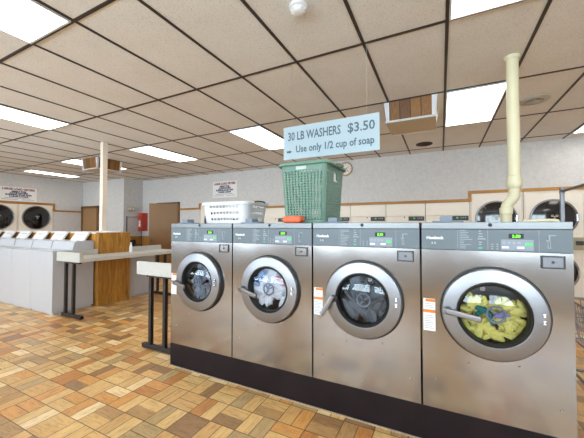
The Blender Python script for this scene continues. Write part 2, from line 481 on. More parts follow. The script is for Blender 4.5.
# wood-faced ceiling boxes
def deflector(x0, y0, label, wood_sides):
    s = .60; r = thing('ceiling_air_deflector', (x0 + s / 2, y0 + s / 2, H - .25), label, 'air deflector', 'wood faced ceiling boxes')
    hb, ht, zt = .275, .30, .249
    b = BM(); box(b, -hb, hb, -hb, hb, 0, .012, bev=.003); obj('bottom_panel', b, 'tan_tile', r)
    b = BM(); box(b, -hb - .006, hb + .006, -hb - .006, -hb, -.004, .02); box(b, -hb - .006, hb + .006, hb, hb + .006, -.004, .02)
    box(b, -hb - .006, -hb, -hb, hb, -.004, .02); box(b, hb, hb + .006, -hb, hb, -.004, .02); obj('edge_strip', b, 'lamp_frame', r, smooth=False)
    for q in range(4):
        me = Matrix.Rotation(q * math.pi / 2, 4, 'Z')
        m = 'planks' if q in wood_sides else 'tan_tile'
        bm = BM(); w = .235
        pts = [(-w, -hb + .012, .013), (w, -hb + .012, .013), (w, -ht + .012, zt), (-w, -ht + .012, zt)]
        A = [bm.verts.new(me @ Vector(p)) for p in pts]; Bq = [bm.verts.new(me @ (Vector(p) + Vector((0, .012, 0)))) for p in pts]
        uv = bm.loops.layers.uv.new('UVMap')
        fs = [bm.faces.new(A), bm.faces.new(Bq[::-1])] + [bm.faces.new((A[i], Bq[i], Bq[(i + 1) % 4], A[(i + 1) % 4])) for i in range(4)]
        co = {}
        for i, (u, v) in enumerate(((0, 0), (1, 0), (1, .4), (0, .4))): co[A[i]] = (u, v); co[Bq[i]] = (u, v)
        for f in fs:
            for l in f.loops: l[uv].uv = co[l.vert]
        obj('side_panel', bm, m, r, smooth=False)
        bm = BM()                                               # white corner piece
        c0 = [(w, -hb + .012, .013), (hb - .012, -w, .013), (ht - .012, -w, zt), (w, -ht + .012, zt)]
        for k in (0, 1):
            tri = [(w, -hb + .014, .013), (hb - .004, -hb + .014 if k == 0 else -w, .013), (ht - .004, -ht + .014 if k == 0 else -w, zt), (w, -ht + .014, zt)]
            if k == 1: tri = [(hb - .014, -hb + .004, .013), (hb - .014, -w, .013), (ht - .014, -w, zt), (ht - .014, -ht + .004, zt)]
            off = Vector((0, .006, 0)) if k == 0 else Vector((-.006, 0, 0))
            P0 = [bm.verts.new(me @ Vector(p)) for p in tri]; P1 = [bm.verts.new(me @ (Vector(p) + off)) for p in tri]
            bm.faces.new(P0); bm.faces.new(P1[::-1])
            for i in range(4): bm.faces.new((P0[i], P1[i], P1[(i + 1) % 4], P0[(i + 1) % 4]))
        obj('corner_piece', bm, 'white_sheet', r, smooth=False)
deflector(1.545, 1.835, 'wood faced ceiling air box hanging right of the price sign', (0, 2, 3))  # right side tan instead of planks: lamplight on the wood put into the colour
deflector(-5.10, 1.95, 'wood faced ceiling air box half hidden behind the cream post', (0, 1, 2, 3))

# round ceiling fittings
def round_vent(x, y, r, m, label, dark):
    t = thing('ceiling_vent', (x, y, H - .025), label, 'vent')
    b = BM(); lathe(b, [(r * .62, .003), (r * .66, 0), (r, .012), (r, .0248), (r * .5, .0248)], (0, 0, 0), 'z', 40); obj('rim', b, m, t)
    b = BM()
    for k in range(4): lathe(b, [(r * (.56 - .14 * k), .016), (r * (.62 - .14 * k), .008), (r * (.60 - .14 * k), .006), (r * (.53 - .14 * k), .014)], (0, 0, 0), 'z', 40, closed=True)
    lathe(b, [(0, .0), (r * .1, .001), (r * .1, .018), (r * .64, .019), (r * .64, .024), (0, .024)], (0, 0, 0), 'z', 40)
    obj('grille', b, dark, t)
round_vent(3.17, 2.55, .15, 'speaker', 'round grey vent in the ceiling right of the cream pipe', 'dark_vent' if False else 'speaker')
round_vent(1.90, 4.05, .14, 'dark_vent', 'small dark round vent in the ceiling behind the wood faced box', 'dark_vent')
t = thing('smoke_detector', (1.30, -.07, H - .055), 'white round smoke detector on a ceiling tile at the top of the photo', 'smoke detector')
b = BM(); lathe(b, [(0, .055), (.062, .0548), (.064, .034), (.05, .03)], (0, 0, 0), 'z', 32); obj('base', b, 'white_plastic', t)
b = BM(); lathe(b, [(.052, .034), (.050, .016), (.038, .004), (.02, 0), (0, 0)], (0, 0, 0), 'z', 32)
for k in range(10):
    a = k * math.pi / 5; box(b, .046, .0545, -.006, .006, .014, .03, mtx=Matrix.Rotation(a, 4, 'Z'))
obj('sensor_cap', b, 'white_plastic', t)

# ------------------------------------------------------------------ post, pipe
t = thing('support_post', (-3.245, 1.355, 1.1225), 'tall cream square post rising from the wood partition to the ceiling', 'post')
b = BM(); box(b, -.043, .043, -.043, .043, 0, H - 1.122 - .001, bev=.008); obj('shaft', b, 'post', t)
b = BM(); box(b, -.075, .075, -.075, .075, 0, .012, bev=.003); obj('base_plate', b, 'post', t)

t = thing('drain_pipe', (2.74, 1.33, 0), 'cream plastic pipe dropping from the ceiling behind the rightmost steel washer', 'pipe')
b = BM(); tube(b, [(0, 0, 1.62), (0, 0, H - .004)], .047, 20); obj('upper_pipe', b, 'pvc', t)
b = BM(); lathe(b, [(.047, H - .03), (.058, H - .02), (.062, H - .002), (.047, H - .002)], (0, 0, 0), 'z', 24); obj('ceiling_collar', b, 'pvc', t)
b = BM(); lathe(b, [(.047, 1.665), (.056, 1.66), (.056, 1.62), (.060, 1.615), (.060, 1.585), (.052, 1.56), (.044, 1.55), (.040, 1.55)], (0, 0, 0), 'z', 24); obj('coupling', b, 'pvc', t)
b = BM(); tube(b, [(0, 0, 1.60), (0, 0, 1.50), (-.006, 0, 1.475), (-.022, 0, 1.45), (-.045, 0, 1.42), (-.058, 0, 1.395), (-.062, 0, 1.37), (-.062, 0, .0)], .043, 20); obj('lower_pipe', b, 'pvc', t)
b = BM(); lathe(b, [(.043, 1.385), (.050, 1.38), (.050, 1.33), (.043, 1.325)], (-.062, 0, 0), 'z', 24); obj('joint', b, 'pvc', t)
b = BM(); tube(b, [(2.70, .89, 0.004), (2.70, .89, 1.235), (2.715, .885, 1.255), (2.74, .88, 1.258), (2.86, .86, 1.262), (2.90, .855, 1.258), (2.915, .85, 1.235), (2.918, .85, 1.18), (2.918, .85, 1.1)], .013, 10)
tag(obj('hose', b, 'pvc'), 'thin cream hose bending down behind the rightmost steel washer', 'hose')

# ------------------------------------------------------------------ steel washers
PZ = .20
plx0, plx1 = .016, 2.728
b = BM(); box(b, plx0, plx1, .0, .84, 0, PZ, bev=.004); pl = obj('washer_plinth', b, 'plinth'); tag(pl, 'low black plinth under the row of steel washers', 'plinth')
b = BM(); box(b, plx0 - .006, plx1 + .006, -.008, .0, 0.0005, .008); box(b, plx0 - .008, plx0, -.008, .84, .0005, .008); obj('caulk_line', b, 'caulk', pl, smooth=False)

W = .668
def lump(bm, c, s, seed, sub=3, amp=.45):
    """one crumpled fold of cloth"""
    from mathutils import noise
    q = random.Random(seed * 97.3)
    t = bmesh.new(); bmesh.ops.create_icosphere(t, subdivisions=sub, radius=1)
    rot = Matrix.Rotation(q.uniform(0, 6.28), 3, 'Y') @ Matrix.Rotation(q.uniform(-.5, .5), 3, 'X')
    st = Vector((q.uniform(1.1, 1.6), q.uniform(.6, .9), q.uniform(.45, .8)))
    o = Vector((seed * 3.1, seed, -seed))
    for v in t.verts:
        p = v.co.copy()
        n = noise.noise(p * 1.5 + o) + .8 * (abs(noise.noise(p * 2.6 - o)) - .25) + .3 * noise.noise(p * 6 + o)
        p = rot @ Vector((p.x * st.x, p.y * st.y, p.z * st.z)) * (1 + amp * n)
        v.co = Vector(c) + Vector((p.x * s[0], p.y * s[1], p.z * s[2]))
    merge(bm, t)

def washer(i, label, sticker, handle, plate):
    x0 = .020 + .679 * i
    cx = x0 + W / 2
    r = thing('front_load_washer', (cx, 0, PZ), label, 'washing machine', 'row of steel front load washers')
    h = W / 2; zc = .763 - PZ; xo = .345 - W / 2 - .008        # door centre, local
    ZP0, ZP1, ZT = 1.088 - PZ, 1.205 - PZ, 1.243 - PZ
    # cabinet with a round opening
    b = BM(); N = 64; rr = .205
    inner, outer = [], []
    for k in range(N):
        a = 2 * math.pi * k / N; ca, sa = math.cos(a), math.sin(a)
        inner.append(b.verts.new((xo + rr * ca, 0, zc + rr * sa)))
        fx = ((h - xo) if ca > 0 else (h + xo)) / max(abs(ca), 1e-6); fz = ((ZP0 - zc) if sa > 0 else zc) / max(abs(sa), 1e-6)
        f = min(fx, fz)
        outer.append([xo + f * ca, zc + f * sa])
    for cxx, czz in ((-h, 0), (h, 0), (-h, ZP0), (h, ZP0)):       # snap to the four corners
        j = min(range(N), key=lambda q: (outer[q][0] - cxx) ** 2 + (outer[q][1] - czz) ** 2); outer[j] = [cxx, czz]
    ov = [b.verts.new((p[0], 0, p[1])) for p in outer]
    ob = [b.verts.new((p[0], .012, p[1])) for p in outer]
    for k in range(N):
        j = (k + 1) % N
        b.faces.new((inner[k], inner[j], ov[j], ov[k])); b.faces.new((ov[k], ov[j], ob[j], ob[k]))
    box(b, -h, -h + .004, .012, .80, 0, ZP0); box(b, h - .004, h, .012, .80, 0, ZP0); box(b, -h, h, .796, .80, 0, ZT - .001)
    box(b, -h, h, .012, .80, 0, .004)
    obj('cabinet', b, 'steel', r, smooth=False)
    # drum
    b = BM(); lathe(b, [(.205, .0), (.21, .03), (.235, .05), (.235, .34), (.10, .36), (.0, .36)], (xo, 0, zc), 'y', 48)
    for k in range(3):
        a = k * 2.094 + .4
        box(b, -.022, .022, .07, .33, .18, .232, bev=.008, mtx=Matrix.Translation((xo, 0, zc)) @ Matrix.Rotation(a, 4, 'Y'))
    obj('drum', b, 'drum', r)
    # top
    b = BM(); box(b, -h, h, -.004, .80, ZP1, ZT, bev=.003); tp = obj('top_cover', b, 'steel_top', r)
    b = BM(); lathe(b, [(0, -.012), (.008, -.012), (.0095, -.008), (.0095, -.004), (0, -.004)], (.0, 0, ZP1 + .022), 'y', 16); obj('top_lock', b, 'black', tp)
    b = BM(); box(b, -h + .055, -h + .215, .02, .122, ZT + .0005, ZT + .008, bev=.003); box(b, -h + .095, -h + .160, .03, .11, ZT + .006, ZT + .036, bev=.004)
    sd = obj('soap_dispenser', b, 'grey_plastic', r)
    # control panel
    b = BM(); box(b, -h, h, -.002, .05, ZP0 + .002, ZP1 - .001, bev=.002); cp = obj('control_panel', b, 'panel', r)
    b = BM(); box(b, -h, h, .05, .796, ZP0, ZP1 - .001); obj('hood', b, 'dark_grey', r, smooth=False)
    L = -W / 2 - .008                                            # local x of the left division
    def X(u): return L + u
    b = BM(); text_bm(b, 'Huebsch', .0235, X(.034), -.003, 1.148 - PZ, wide=.086, bold=.0012); text_bm(b, '3 0', .018, X(.058), -.003, 1.120 - PZ, wide=.024); obj('lettering', b, 'ink_white', cp, smooth=False)
    for u in (.190, .330, .545):
        b = BM(); box(b, X(u), X(u + .0018), -.003, -.001, ZP0 + .006, ZP1 - .006); obj('divider_line', b, 'ink_pale', cp, smooth=False)
    b = BM(); rr_ = random.Random(i)
    for k in range(11):
        w_ = .02 + .04 * rr_.random() if k not in (5,) else .06
        z = 1.195 - PZ - k * .0095
        box(b, X(.200), X(.200 + w_), -.0028, -.001, z, z + .0035)
    for k, (u, w_, z) in enumerate(((.29, .010, 1.192), (.290, .016, 1.178), (.288, .022, 1.163), (.285, .036, 1.150), (.29, .014, 1.132), (.29, .012, 1.120))):
        box(b, X(u), X(u + w_), -.0028, -.001, z - PZ, z - PZ + .006)
    obj('instruction_print', b, 'ink_pale', cp, smooth=False)
    b = BM(); box(b, X(.288), X(.306), -.0032, -.001, 1.101 - PZ, 1.108 - PZ); obj('start_mark', b, 'teal_key', cp, smooth=False)
    # keypad
    b = BM(); box(b, X(.388), X(.525), -.004, -.001, 1.096 - PZ, 1.152 - PZ, bev=.001); kp = obj('keypad', b, 'keypad', cp)
    for u in (.392, .456):
        b = BM(); box(b, X(u), X(u + .030), -.0062, -.003, 1.106 - PZ, 1.117 - PZ, bev=.001); obj('button', b, 'ink_white', kp)
    b = BM(); box(b, X(.490), X(.520), -.0062, -.003, 1.121 - PZ, 1.134 - PZ, bev=.001); obj('button', b, 'led_dim', kp)
    b = BM()
    for k in range(4): box(b, X(.396 + .021 * k), X(.408 + .021 * k), -.0050, -.003, 1.130 - PZ, 1.142 - PZ)
    for u in (.345, .368):
        for z in (1.100, 1.112, 1.124): box(b, X(u), X(u + .010), -.0028, -.001, z - PZ, z - PZ + .004)
    obj('key_print', b, 'ink_pale', kp, smooth=False)
    b = BM(); box(b, X(.422), X(.484), -.0045, -.001, 1.158 - PZ, 1.182 - PZ, bev=.001); ds = obj('display', b, 'black', cp)
    b = BM(); text_bm(b, '3.50', .019, X(.436), -.0050, 1.163 - PZ, wide=.034, bold=.0005); obj('digits', b, 'led', ds, smooth=False)
    # coin slot
    b = BM()
    box(b, X(.582), X(.589), -.008, -.001, 1.152 - PZ, 1.178 - PZ, bev=.001); box(b, X(.588), X(.612), -.004, -.001, 1.172 - PZ, 1.177 - PZ, bev=.001)
    box(b, X(.574), X(.590), -.005, -.001, 1.146 - PZ, 1.152 - PZ, bev=.001); box(b, X(.579), X(.582), -.004, -.001, 1.114 - PZ, 1.146 - PZ); box(b, X(.588), X(.591), -.004, -.001, 1.114 - PZ, 1.146 - PZ)
    box(b, X(.578), X(.594), -.004, -.001, 1.111 - PZ, 1.114 - PZ)
    obj('coin_slot', b, 'ink_pale', cp)
    # coin vault
    b = BM(); zv0, zv1 = 1.012 - PZ, 1.075 - PZ
    x_a, x_b = X(.552), X(.645)
    for q in ((x_a, x_b, zv0, zv0 + .007), (x_a, x_b, zv1 - .007, zv1), (x_a, x_a + .007, zv0 + .007, zv1 - .007), (x_b - .007, x_b, zv0 + .007, zv1 - .007)):
        box(b, q[0], q[1], -.008, -.0005, q[2], q[3], bev=.001)
    cv = obj('coin_vault', b, 'dark_grey', r)
    b = BM(); box(b, x_a + .007, x_b - .007, -.004, -.0005, zv0 + .007, zv1 - .007); obj('vault_plate', b, 'grey_metal' if plate else 'steel', cv, smooth=False)
    b = BM(); lathe(b, [(0, -.008), (.006, -.008), (.007, -.004), (0, -.004)], ((x_a + x_b) / 2, 0, (zv0 + zv1) / 2), 'y', 14); obj('vault_lock', b, 'dark_grey', cv)
    # screws
    for u, z in ((.235, .478), (.46, .505), (.075, .36), (.62, .33)):
        b = BM(); lathe(b, [(0, -.004), (.004, -.0035), (.006, 0), (0, 0)], (X(u), 0, z - PZ), 'y', 12); obj('screw', b, 'chrome', r)
    if sticker:
        b = BM(); box(b, X(.014), X(.076), -.0015, -.0003, .626 - PZ, .808 - PZ); st = obj('warning_sticker', b, 'paper', r, smooth=False)
        b = BM(); box(b, X(.026), X(.076), -.0022, -.001, .790 - PZ, .806 - PZ); obj('orange_band', b, 'orange_ink', st, smooth=False)
        b = BM(); box(b, X(.014), X(.076), -.0022, -.001, .728 - PZ, .745 - PZ); obj('orange_band', b, 'orange_ink', st, smooth=False)
        b = BM()
        for k in range(3): box(b, X(.022), X(.066 - .006 * (k % 2)), -.002, -.001, .757 - PZ + k * .010, .7595 - PZ + k * .010)
        for k in range(8): box(b, X(.020), X(.068 - .009 * (k % 3)), -.002, -.001, .640 - PZ + k * .010, .6425 - PZ + k * .010)
        obj('fine_print', b, 'ink_grey', st, smooth=False)
    # door
    c = (xo, 0, zc)
    b = BM(); lathe(b, [(.246, -.0005), (.246, -.010), (.225, -.012), (.225, -.0005)], c, 'y', 72); obj('door_shadow_ring', b, 'black', r)  # black ring painted in for the shadow round the door
    b = BM(); lathe(b, [(.236, -.006), (.237, -.031), (.234, -.037), (.229, -.040), (.172, -.046), (.167, -.045), (.164, -.039), (.162, -.020)], c, 'y', 80); dr = obj('door', b, 'ring', r)
    b = BM(); lathe(b, [(.1635, -.030), (.1635, -.046), (.160, -.047), (.152, -.040), (.148, -.026), (.150, .01), (.1635, .01)], c, 'y', 72); obj('gasket', b, 'black', dr)
    b = BM(); lathe(b, [(.149, -.026), (.13, -.033), (.105, -.040), (.07, -.046), (.035, -.049), (0, -.050)], c, 'y', 64); obj('porthole_glass', b, 'glass', dr)
    b = BM(); e = Vector(c) + Vector((.012, -.040, .004))
    tube(b, [e + Vector((.040 * math.cos(a), 0, .040 * math.sin(a))) for a in [k * math.pi / 16 for k in range(32)]], .0055, 8, closed=True)
    for a in (.5, 2.3, 4.1): tube(b, [e + Vector((.006 * math.cos(a), 0, .006 * math.sin(a))), e + Vector((.040 * math.cos(a), 0, .040 * math.sin(a)))], .005, 8)
    obj('emblem', b, 'grey_plastic', dr)
    for z in (.748, .760, .782, .794):
        b = BM(); lathe(b, [(0, -.062), (.0055, -.060), (.007, -.052), (.007, -.044), (0, -.044)], (xo + .205, 0, z - PZ + .002), 'y', 14); obj('hinge_bolt', b, 'chrome', dr)
    b = BM(); (hx0, hz0), (hx1, hz1) = handle
    p0 = Vector((X(hx0), -.062, hz0 - PZ)); p1 = Vector((X(hx1), -.088, hz1 - PZ))
    dv = (p1 - p0); ln = dv.length; q = dv.to_track_quat('X', 'Z').to_matrix().to_4x4()
    box(b, -.02, ln, -.009, .009, -.015, .015, bev=.006, seg=3, mtx=Matrix.Translation(p0) @ q)
    for v in b.verts:
        f = ((v.co - p0).dot(dv.normalized())) / ln
        if f > .3: v.co.z += 0
    hd = obj('door_handle', b, 'ring', dr)
    b = BM(); lathe(b, [(.016, -.075), (.022, -.06), (.024, -.03), (0, -.03)], (p0.x + .012, 0, p0.z), 'y', 20); obj('handle_pivot', b, 'ring', dr)
    return cx + xo

C = []
C.append(washer(0, 'steel front load washer at the left end of the row, beside the folding shelf', True, ((.115, .742), (.262, .722)), False))
C.append(washer(1, 'steel front load washer with white laundry behind its glass, below the white basket', False, ((.128, .752), (.285, .718)), False))
C.append(washer(2, 'steel front load washer with its door lever pointing down left and a wet grey load', True, ((.156, .760), (.100, .655)), True))
C.append(washer(3, 'steel front load washer at the right end of the row, full of yellow laundry', True, ((.130, .764), (.290, .742)), True))

def laundry(name, cxw, blobs, m, label, grp=None):
    o = thing(name, (cxw, .18, .56), label, 'laundry', grp)
    bm = BM()
    for k, (dx, dy, dz, s) in enumerate(blobs): lump(bm, (dx, dy - .18, .763 + dz - .56), (s, s * .75, s), k * 1.7 + cxw)
    b2 = obj('cloth', bm, m, o)
    return o
def load(name, cxw, blobs, m, label):
    bm = BM()
    for k, (dx, dy, dz, s) in enumerate(blobs): lump(bm, (cxw + dx, dy, .763 + dz), (s, s * .7, s), k * 1.7 + cxw * 3)
    return tag(obj(name, bm, m), label, 'laundry')
R1 = random.Random(3)
def heap(n, r, s, zmax, y0=.05, y1=.2):
    out = []
    while len(out) < n:
        x, z = R1.uniform(-r, r), R1.uniform(-r, zmax)
        if x * x + z * z < r * r: out.append((x, R1.uniform(y0, y1), z, s * R1.uniform(.8, 1.2)))
    return out
load('laundry_load', C[0], heap(44, .142, .034, .142, .005, .07), 'cloth_grey', 'mottled grey and white laundry tumbling in the leftmost steel washer')
load('laundry_load', C[1], heap(40, .138, .040, .138, .005, .06), 'cloth_white', 'white sheets filling the second steel washer from the left')
load('laundry_cloth', C[1], [(.085, -.012, .085, .026), (.105, -.012, .05, .024)], 'cloth_pink', 'pink cloth at the upper right of the white laundry load')
load('laundry_cloth', C[1], [(-.09, -.012, .07, .026), (-.11, -.012, .03, .022), (-.06, -.012, .105, .024)], 'cloth_blue', 'pale blue cloth at the left of the white laundry load')
load('laundry_load', C[2], heap(40, .142, .038, .142, .01, .07), 'cloth_wet', 'wet grey laundry behind the glass of the third steel washer')
load('laundry_load', C[3], heap(90, .147, .025, .06, .0, .06), 'cloth_yellow', 'pale yellow laundry heaped in the rightmost steel washer')
bm = BM(); c3 = C[3]
tube(bm, [(c3 - .075, -.022, .763 + .03), (c3 - .04, -.028, .763 + .018), (c3 - .015, -.026, .763 - .005), (c3 + .0, -.022, .763 - .055)], [.012, .018, .015, .008], 8)
tube(bm, [(c3 - .045, -.026, .763 + .015), (c3 - .07, -.024, .763 - .01), (c3 - .085, -.020, .763 - .045)], [.014, .012, .006], 8)
tag(obj('laundry_cloth', bm, 'cloth_teal'), 'dark teal strip of cloth lying on the yellow laundry', 'laundry')
load('laundry_cloth', C[3], [(.03, -.02, .0, .022), (.055, -.018, .008, .016)], 'cloth_purple', 'small lavender cloth in the middle of the yellow laundry')

# ------------------------------------------------------------------ baskets
def perimeter(w, d, rc, n):
    """n points spaced round a rounded rectangle (counter-clockwise from the front-left corner)"""
    segs = []
    hw, hd = w / 2, d / 2
    pts = []
    for cxx, cyy, a0 in ((hw - rc, -hd + rc, -90), (hw - rc, hd - rc, 0), (-hw + rc, hd - rc, 90), (-hw + rc, -hd + rc, 180)):
        for k in range(7): a = R(a0 + 15 * k); pts.append(Vector((cxx + rc * math.cos(a), cyy + rc * math.sin(a), 0)))
    # start in the middle of the left side of the front face
    pts = [Vector((-hw + rc, -hd, 0))] + pts[:-1] + [Vector((-hw + rc, -hd, 0))]
    ln = [0]
    for a, c in zip(pts, pts[1:]): ln.append(ln[-1] + (c - a).length)
    out = []
    for k in range(n):
        s = ln[-1] * k / n
        j = max(i for i in range(len(ln)) if ln[i] <= s + 1e-9); j = min(j, len(pts) - 2)
        f = (s - ln[j]) / max(ln[j + 1] - ln[j], 1e-9)
        out.append(pts[j].lerp(pts[j + 1], f))
    return out

def basket_wall(w0, d0, w1, d1, rc, h, nu, nv, hole, hx=.6, hz=.6, power=1.0, rot=0, off=0):
    """wall of nu x nv cells; hole(i, j) says which have one"""
    bm = BM()
    lo = perimeter(w0, d0, rc, nu * 2); hi = perimeter(w1, d1, rc, nu * 2)
    def P(s, v):
        s %= nu * 2; a = int(s); f = s - a
        p = lo[a].lerp(lo[(a + 1) % (nu * 2)], f); q = hi[a].lerp(hi[(a + 1) % (nu * 2)], f)
        r = p.lerp(q, v ** power); r.z = v * h
        return r
    cache = {}
    def V(s, v):
        k = (round((s % (nu * 2)) * 100), round(v * 10000))
        if k not in cache: cache[k] = bm.verts.new(P(s, v))
        return cache[k]
    for i in range(nu):
        for j in range(nv):
            s0, v0 = 2 * i, j / nv; dv = 1 / nv
            outer = [(s0, v0), (s0 + 1, v0), (s0 + 2, v0), (s0 + 2, v0 + dv / 2), (s0 + 2, v0 + dv), (s0 + 1, v0 + dv), (s0, v0 + dv), (s0, v0 + dv / 2)]
            O = [V(*q) for q in outer]
            if hole(i, j):
                cs, cv = s0 + 1, v0 + dv / 2; I = []
                for k in range(8):
                    a = R(-135 + 45 * k + rot)
                    I.append(bm.verts.new(P(cs + hx * math.cos(a) + .0, cv + hz * dv / 2 * math.sin(a))))
                for k in range(8): bm.faces.new((O[k], O[(k + 1) % 8], I[(k + 1) % 8], I[k]))
            else: bm.faces.new(O)
    bm.faces.new([V(s, 0) for s in range(nu * 2)][::-1])
    return bm
def solid(o, t):
    m = o.modifiers.new('thickness', 'SOLIDIFY'); m.thickness = t; m.offset = -1; return o
def rim_bm(w, d, rc, z, prof):
    bm = BM(); P = perimeter(w, d, rc, 80); n = len(P); rings = []
    for i, p in enumerate(P):
        tng = (P[(i + 1) % n] - P[i - 1]).normalized(); out = Vector((tng.y, -tng.x, 0))
        rings.append([bm.verts.new(p + out * o + Vector((0, 0, z + q))) for o, q in prof])
    k = len(prof)
    for i in range(n):
        A, Bq = rings[i], rings[(i + 1) % n]
        for j in range(k): bm.faces.new((A[j], A[(j + 1) % k], Bq[(j + 1) % k], Bq[j]))
    return bm

ZTOP = 1.2435
# tall green hamper
gw0, gd0, gw1, gd1, gh = .325, .38, .375, .43, .455
t = thing('laundry_hamper', (1.238, .132 + gd1 / 2, ZTOP), 'tall sage green plastic laundry basket standing on the steel washers under the price sign', 'laundry basket')
NU, NV = 58, 24
per = 2 * (gw0 + gd0)
def ghole(i, j):
    if not 1 <= j <= 20: return False
    s = i / NU * per
    for a, L_ in ((0, gw0), (gw0, gd0), (gw0 + gd0, gw0), (2 * gw0 + gd0, gd0)):
        if a - .012 < s < a + L_ - .036: return True
    return False
o = obj('body', basket_wall(gw0, gd0, gw1, gd1, .03, gh, NU, NV, ghole, .62, .66), 'green_basket', t); solid(o, .003)
obj('rim', rim_bm(gw1, gd1, .035, gh - .002, [(-.004, -.016), (.0, -.018), (.012, -.014), (.026, -.020), (.030, -.016), (.026, .002), (.012, .010), (-.002, .008)]), 'green_basket', t)
b = BM(); box(b, -.055, .03, -gd1 / 2 - .004, -gd1 / 2 + .002, gh - .052, gh - .026, bev=.004); obj('bright_handle_slot', b, 'bright_slot', t)  # plate in place of the handle hole, its brightness painted pale
b = BM(); zz = gh - .004
tube(b, [(gw1 / 2 - .002, -.07, zz - .02), (gw1 / 2 + .03, -.07, zz), (gw1 / 2 + .045, -.05, zz + .002), (gw1 / 2 + .045, .05, zz + .002), (gw1 / 2 + .03, .07, zz), (gw1 / 2 - .002, .07, zz - .02)], .008, 8); obj('side_handle', b, 'green_basket', t)
b = BM(); box(b, gw1 / 2 - .006, gw1 / 2 - .001, -.04, .03, gh - .13, gh - .05); pt = obj('price_tag', b, 'paper', t, smooth=False)
b = BM(); box(b, gw1 / 2 - .001, gw1 / 2 - .0004, .005, .026, gh - .12, gh - .06); obj('tag_print', b, 'dark_grey', pt, smooth=False)
# white basket
ww0, wd0, ww1, wd1, wh = .475, .33, .515, .37, .19
t = thing('laundry_basket', (.425, .20 + wd1 / 2, ZTOP), 'low white plastic laundry basket with rows of holes on the left steel washers', 'laundry basket')
NU2, NV2 = 44, 7
per2 = 2 * (ww0 + wd0)
def whole(i, j):
    if j not in (1, 3, 5): return False
    s = (i + .5) / NU2 * per2
    for a, L_ in ((0, ww0), (ww0, wd0), (ww0 + wd0, ww0), (2 * ww0 + wd0, wd0)):
        if a + .05 < s < a + L_ - .11: return True
    return False
o = obj('body', basket_wall(ww0, wd0, ww1, wd1, .06, wh, NU2, NV2, whole, .72, 1.0, rot=0), 'white_plastic', t); solid(o, .003)
obj('rim', rim_bm(ww1, wd1, .065, wh - .004, [(-.004, -.014), (.004, -.02), (.016, -.022), (.020, -.014), (.016, .004), (.004, .010), (-.004, .006)]), 'white_plastic', t)
b = BM(); tube(b, [(ww1 / 2, -.08, wh - .01), (ww1 / 2 + .022, -.07, wh + .004), (ww1 / 2 + .03, -.05, wh + .008), (ww1 / 2 + .03, .05, wh + .008), (ww1 / 2 + .022, .07, wh + .004), (ww1 / 2, .08, wh - .01)], .007, 10); obj('end_handle', b, 'grey_metal', t)
# dark bottle at its left end
t = thing('bottle', (.066, .42, ZTOP), 'small dark bottle standing at the left end of the white basket', 'bottle')
b = BM(); lathe(b, [(0, 0), (.028, 0), (.033, .006), (.034, .08), (.027, .10), (.014, .115), (.0125, .125), (0, .125)], (0, 0, 0), 'z', 20); obj('body', b, 'black', t)
b = BM(); lathe(b, [(.0145, .123), (.0145, .150), (.012, .154), (0, .154)], (0, 0, 0), 'z', 20); obj('cap', b, 'brown_frame', t)
# orange pouch
b = BM(); box(b, 1.118, 1.268, .025, .12, ZTOP + .0005, ZTOP + .050, bev=.021, seg=4)
for v in b.verts:
    from mathutils import noise
    v.co.z = max(ZTOP + .0005, v.co.z + .004 * noise.noise(v.co * 22)); v.co.y += .003 * noise.noise(v.co * 30 + Vector((5, 0, 0)))
tag(obj('soft_pack', b, 'orange'), 'small rounded orange pack lying in front of the green basket', 'pack')

# ------------------------------------------------------------------ hanging price sign
t = thing('price_sign', (1.30, .54, 1.83), 'pale blue sign with washer prices hanging on wires above the steel washers', 'sign')
b = BM(); box(b, -.440, .428, -.004, .004, 0, .302, bev=.001); sg = obj('sign_board', b, 'sign', t)
for txt, sz, x, z, w_ in (('30 LB WASHERS', .108, -.395, .174, .50), ('$3.50', .108, .165, .176, .225), ('Use only 1/2 cup of soap', .088, -.315, .060, .70)):
    b = BM(); text_bm(b, txt, sz, x, -.0046, z, wide=w_, bold=.0018); obj('lettering', b, 'ink_slate', sg, smooth=False)
b = BM(); box(b, -.405, -.375, -.0052, -.0042, .062, .080); prism(b, [(-.378, .056), (-.352, .071), (-.378, .086)], -.0052, -.0042, 'y'); obj('arrow_mark', b, 'ink_slate', sg, smooth=False)
for x in (-.345, .328):
    b = BM(); tube(b, [(x, 0, .300), (x, 0, H - 1.83 - .008)], .0012, 6); obj('wire', b, 'speaker', t)

# ------------------------------------------------------------------ wall signs
def wall_sign(loc, rz, w, h, label):
    t = thing('wall_sign', loc, label, 'sign', 'large load dryer signs', rz)
    b = BM(); box(b, -w / 2, w / 2, -.006, -.001, 0, h); p = obj('board', b, 'paper', t, smooth=False)
    b = BM(); text_bm(b, 'LARGE LOAD DRYERS', h * .19, 0, -.0066, h * .79, wide=w * .88, bold=.004, center=True); obj('heading', b, 'ink_red', p, smooth=False)
    b = BM()
    for s, z, ww in (('GREAT FOR', .645, .42), ('COMFORTERS', .53, .5), ('SLEEPING BAGS AND', .41, .72), ('LARGE LOADS', .29, .52)):
        text_bm(b, s, h * .13, 0, -.0066, h * z, wide=w * ww, bold=.004, center=True)
    obj('lettering', b, 'ink_navy', p, smooth=False)
    b = BM()
    for k, (a, c, z) in enumerate(((-.38, .34, .20), (-.46, -.02, .10), (.08, .44, .10))): box(b, w * a, w * c, -.0066, -.005, h * z, h * z + .012)
    obj('fine_print', b, 'ink_grey', p, smooth=False)
wall_sign((-3.30, YB, 2.03), 0, .86, .46, 'white LARGE LOAD DRYERS sign on the back wall above the white basket')
wall_sign((XL, 2.34, 1.955), math.pi / 2, .86, .41, 'white LARGE LOAD DRYERS sign on the left wall above the round dryer doors')

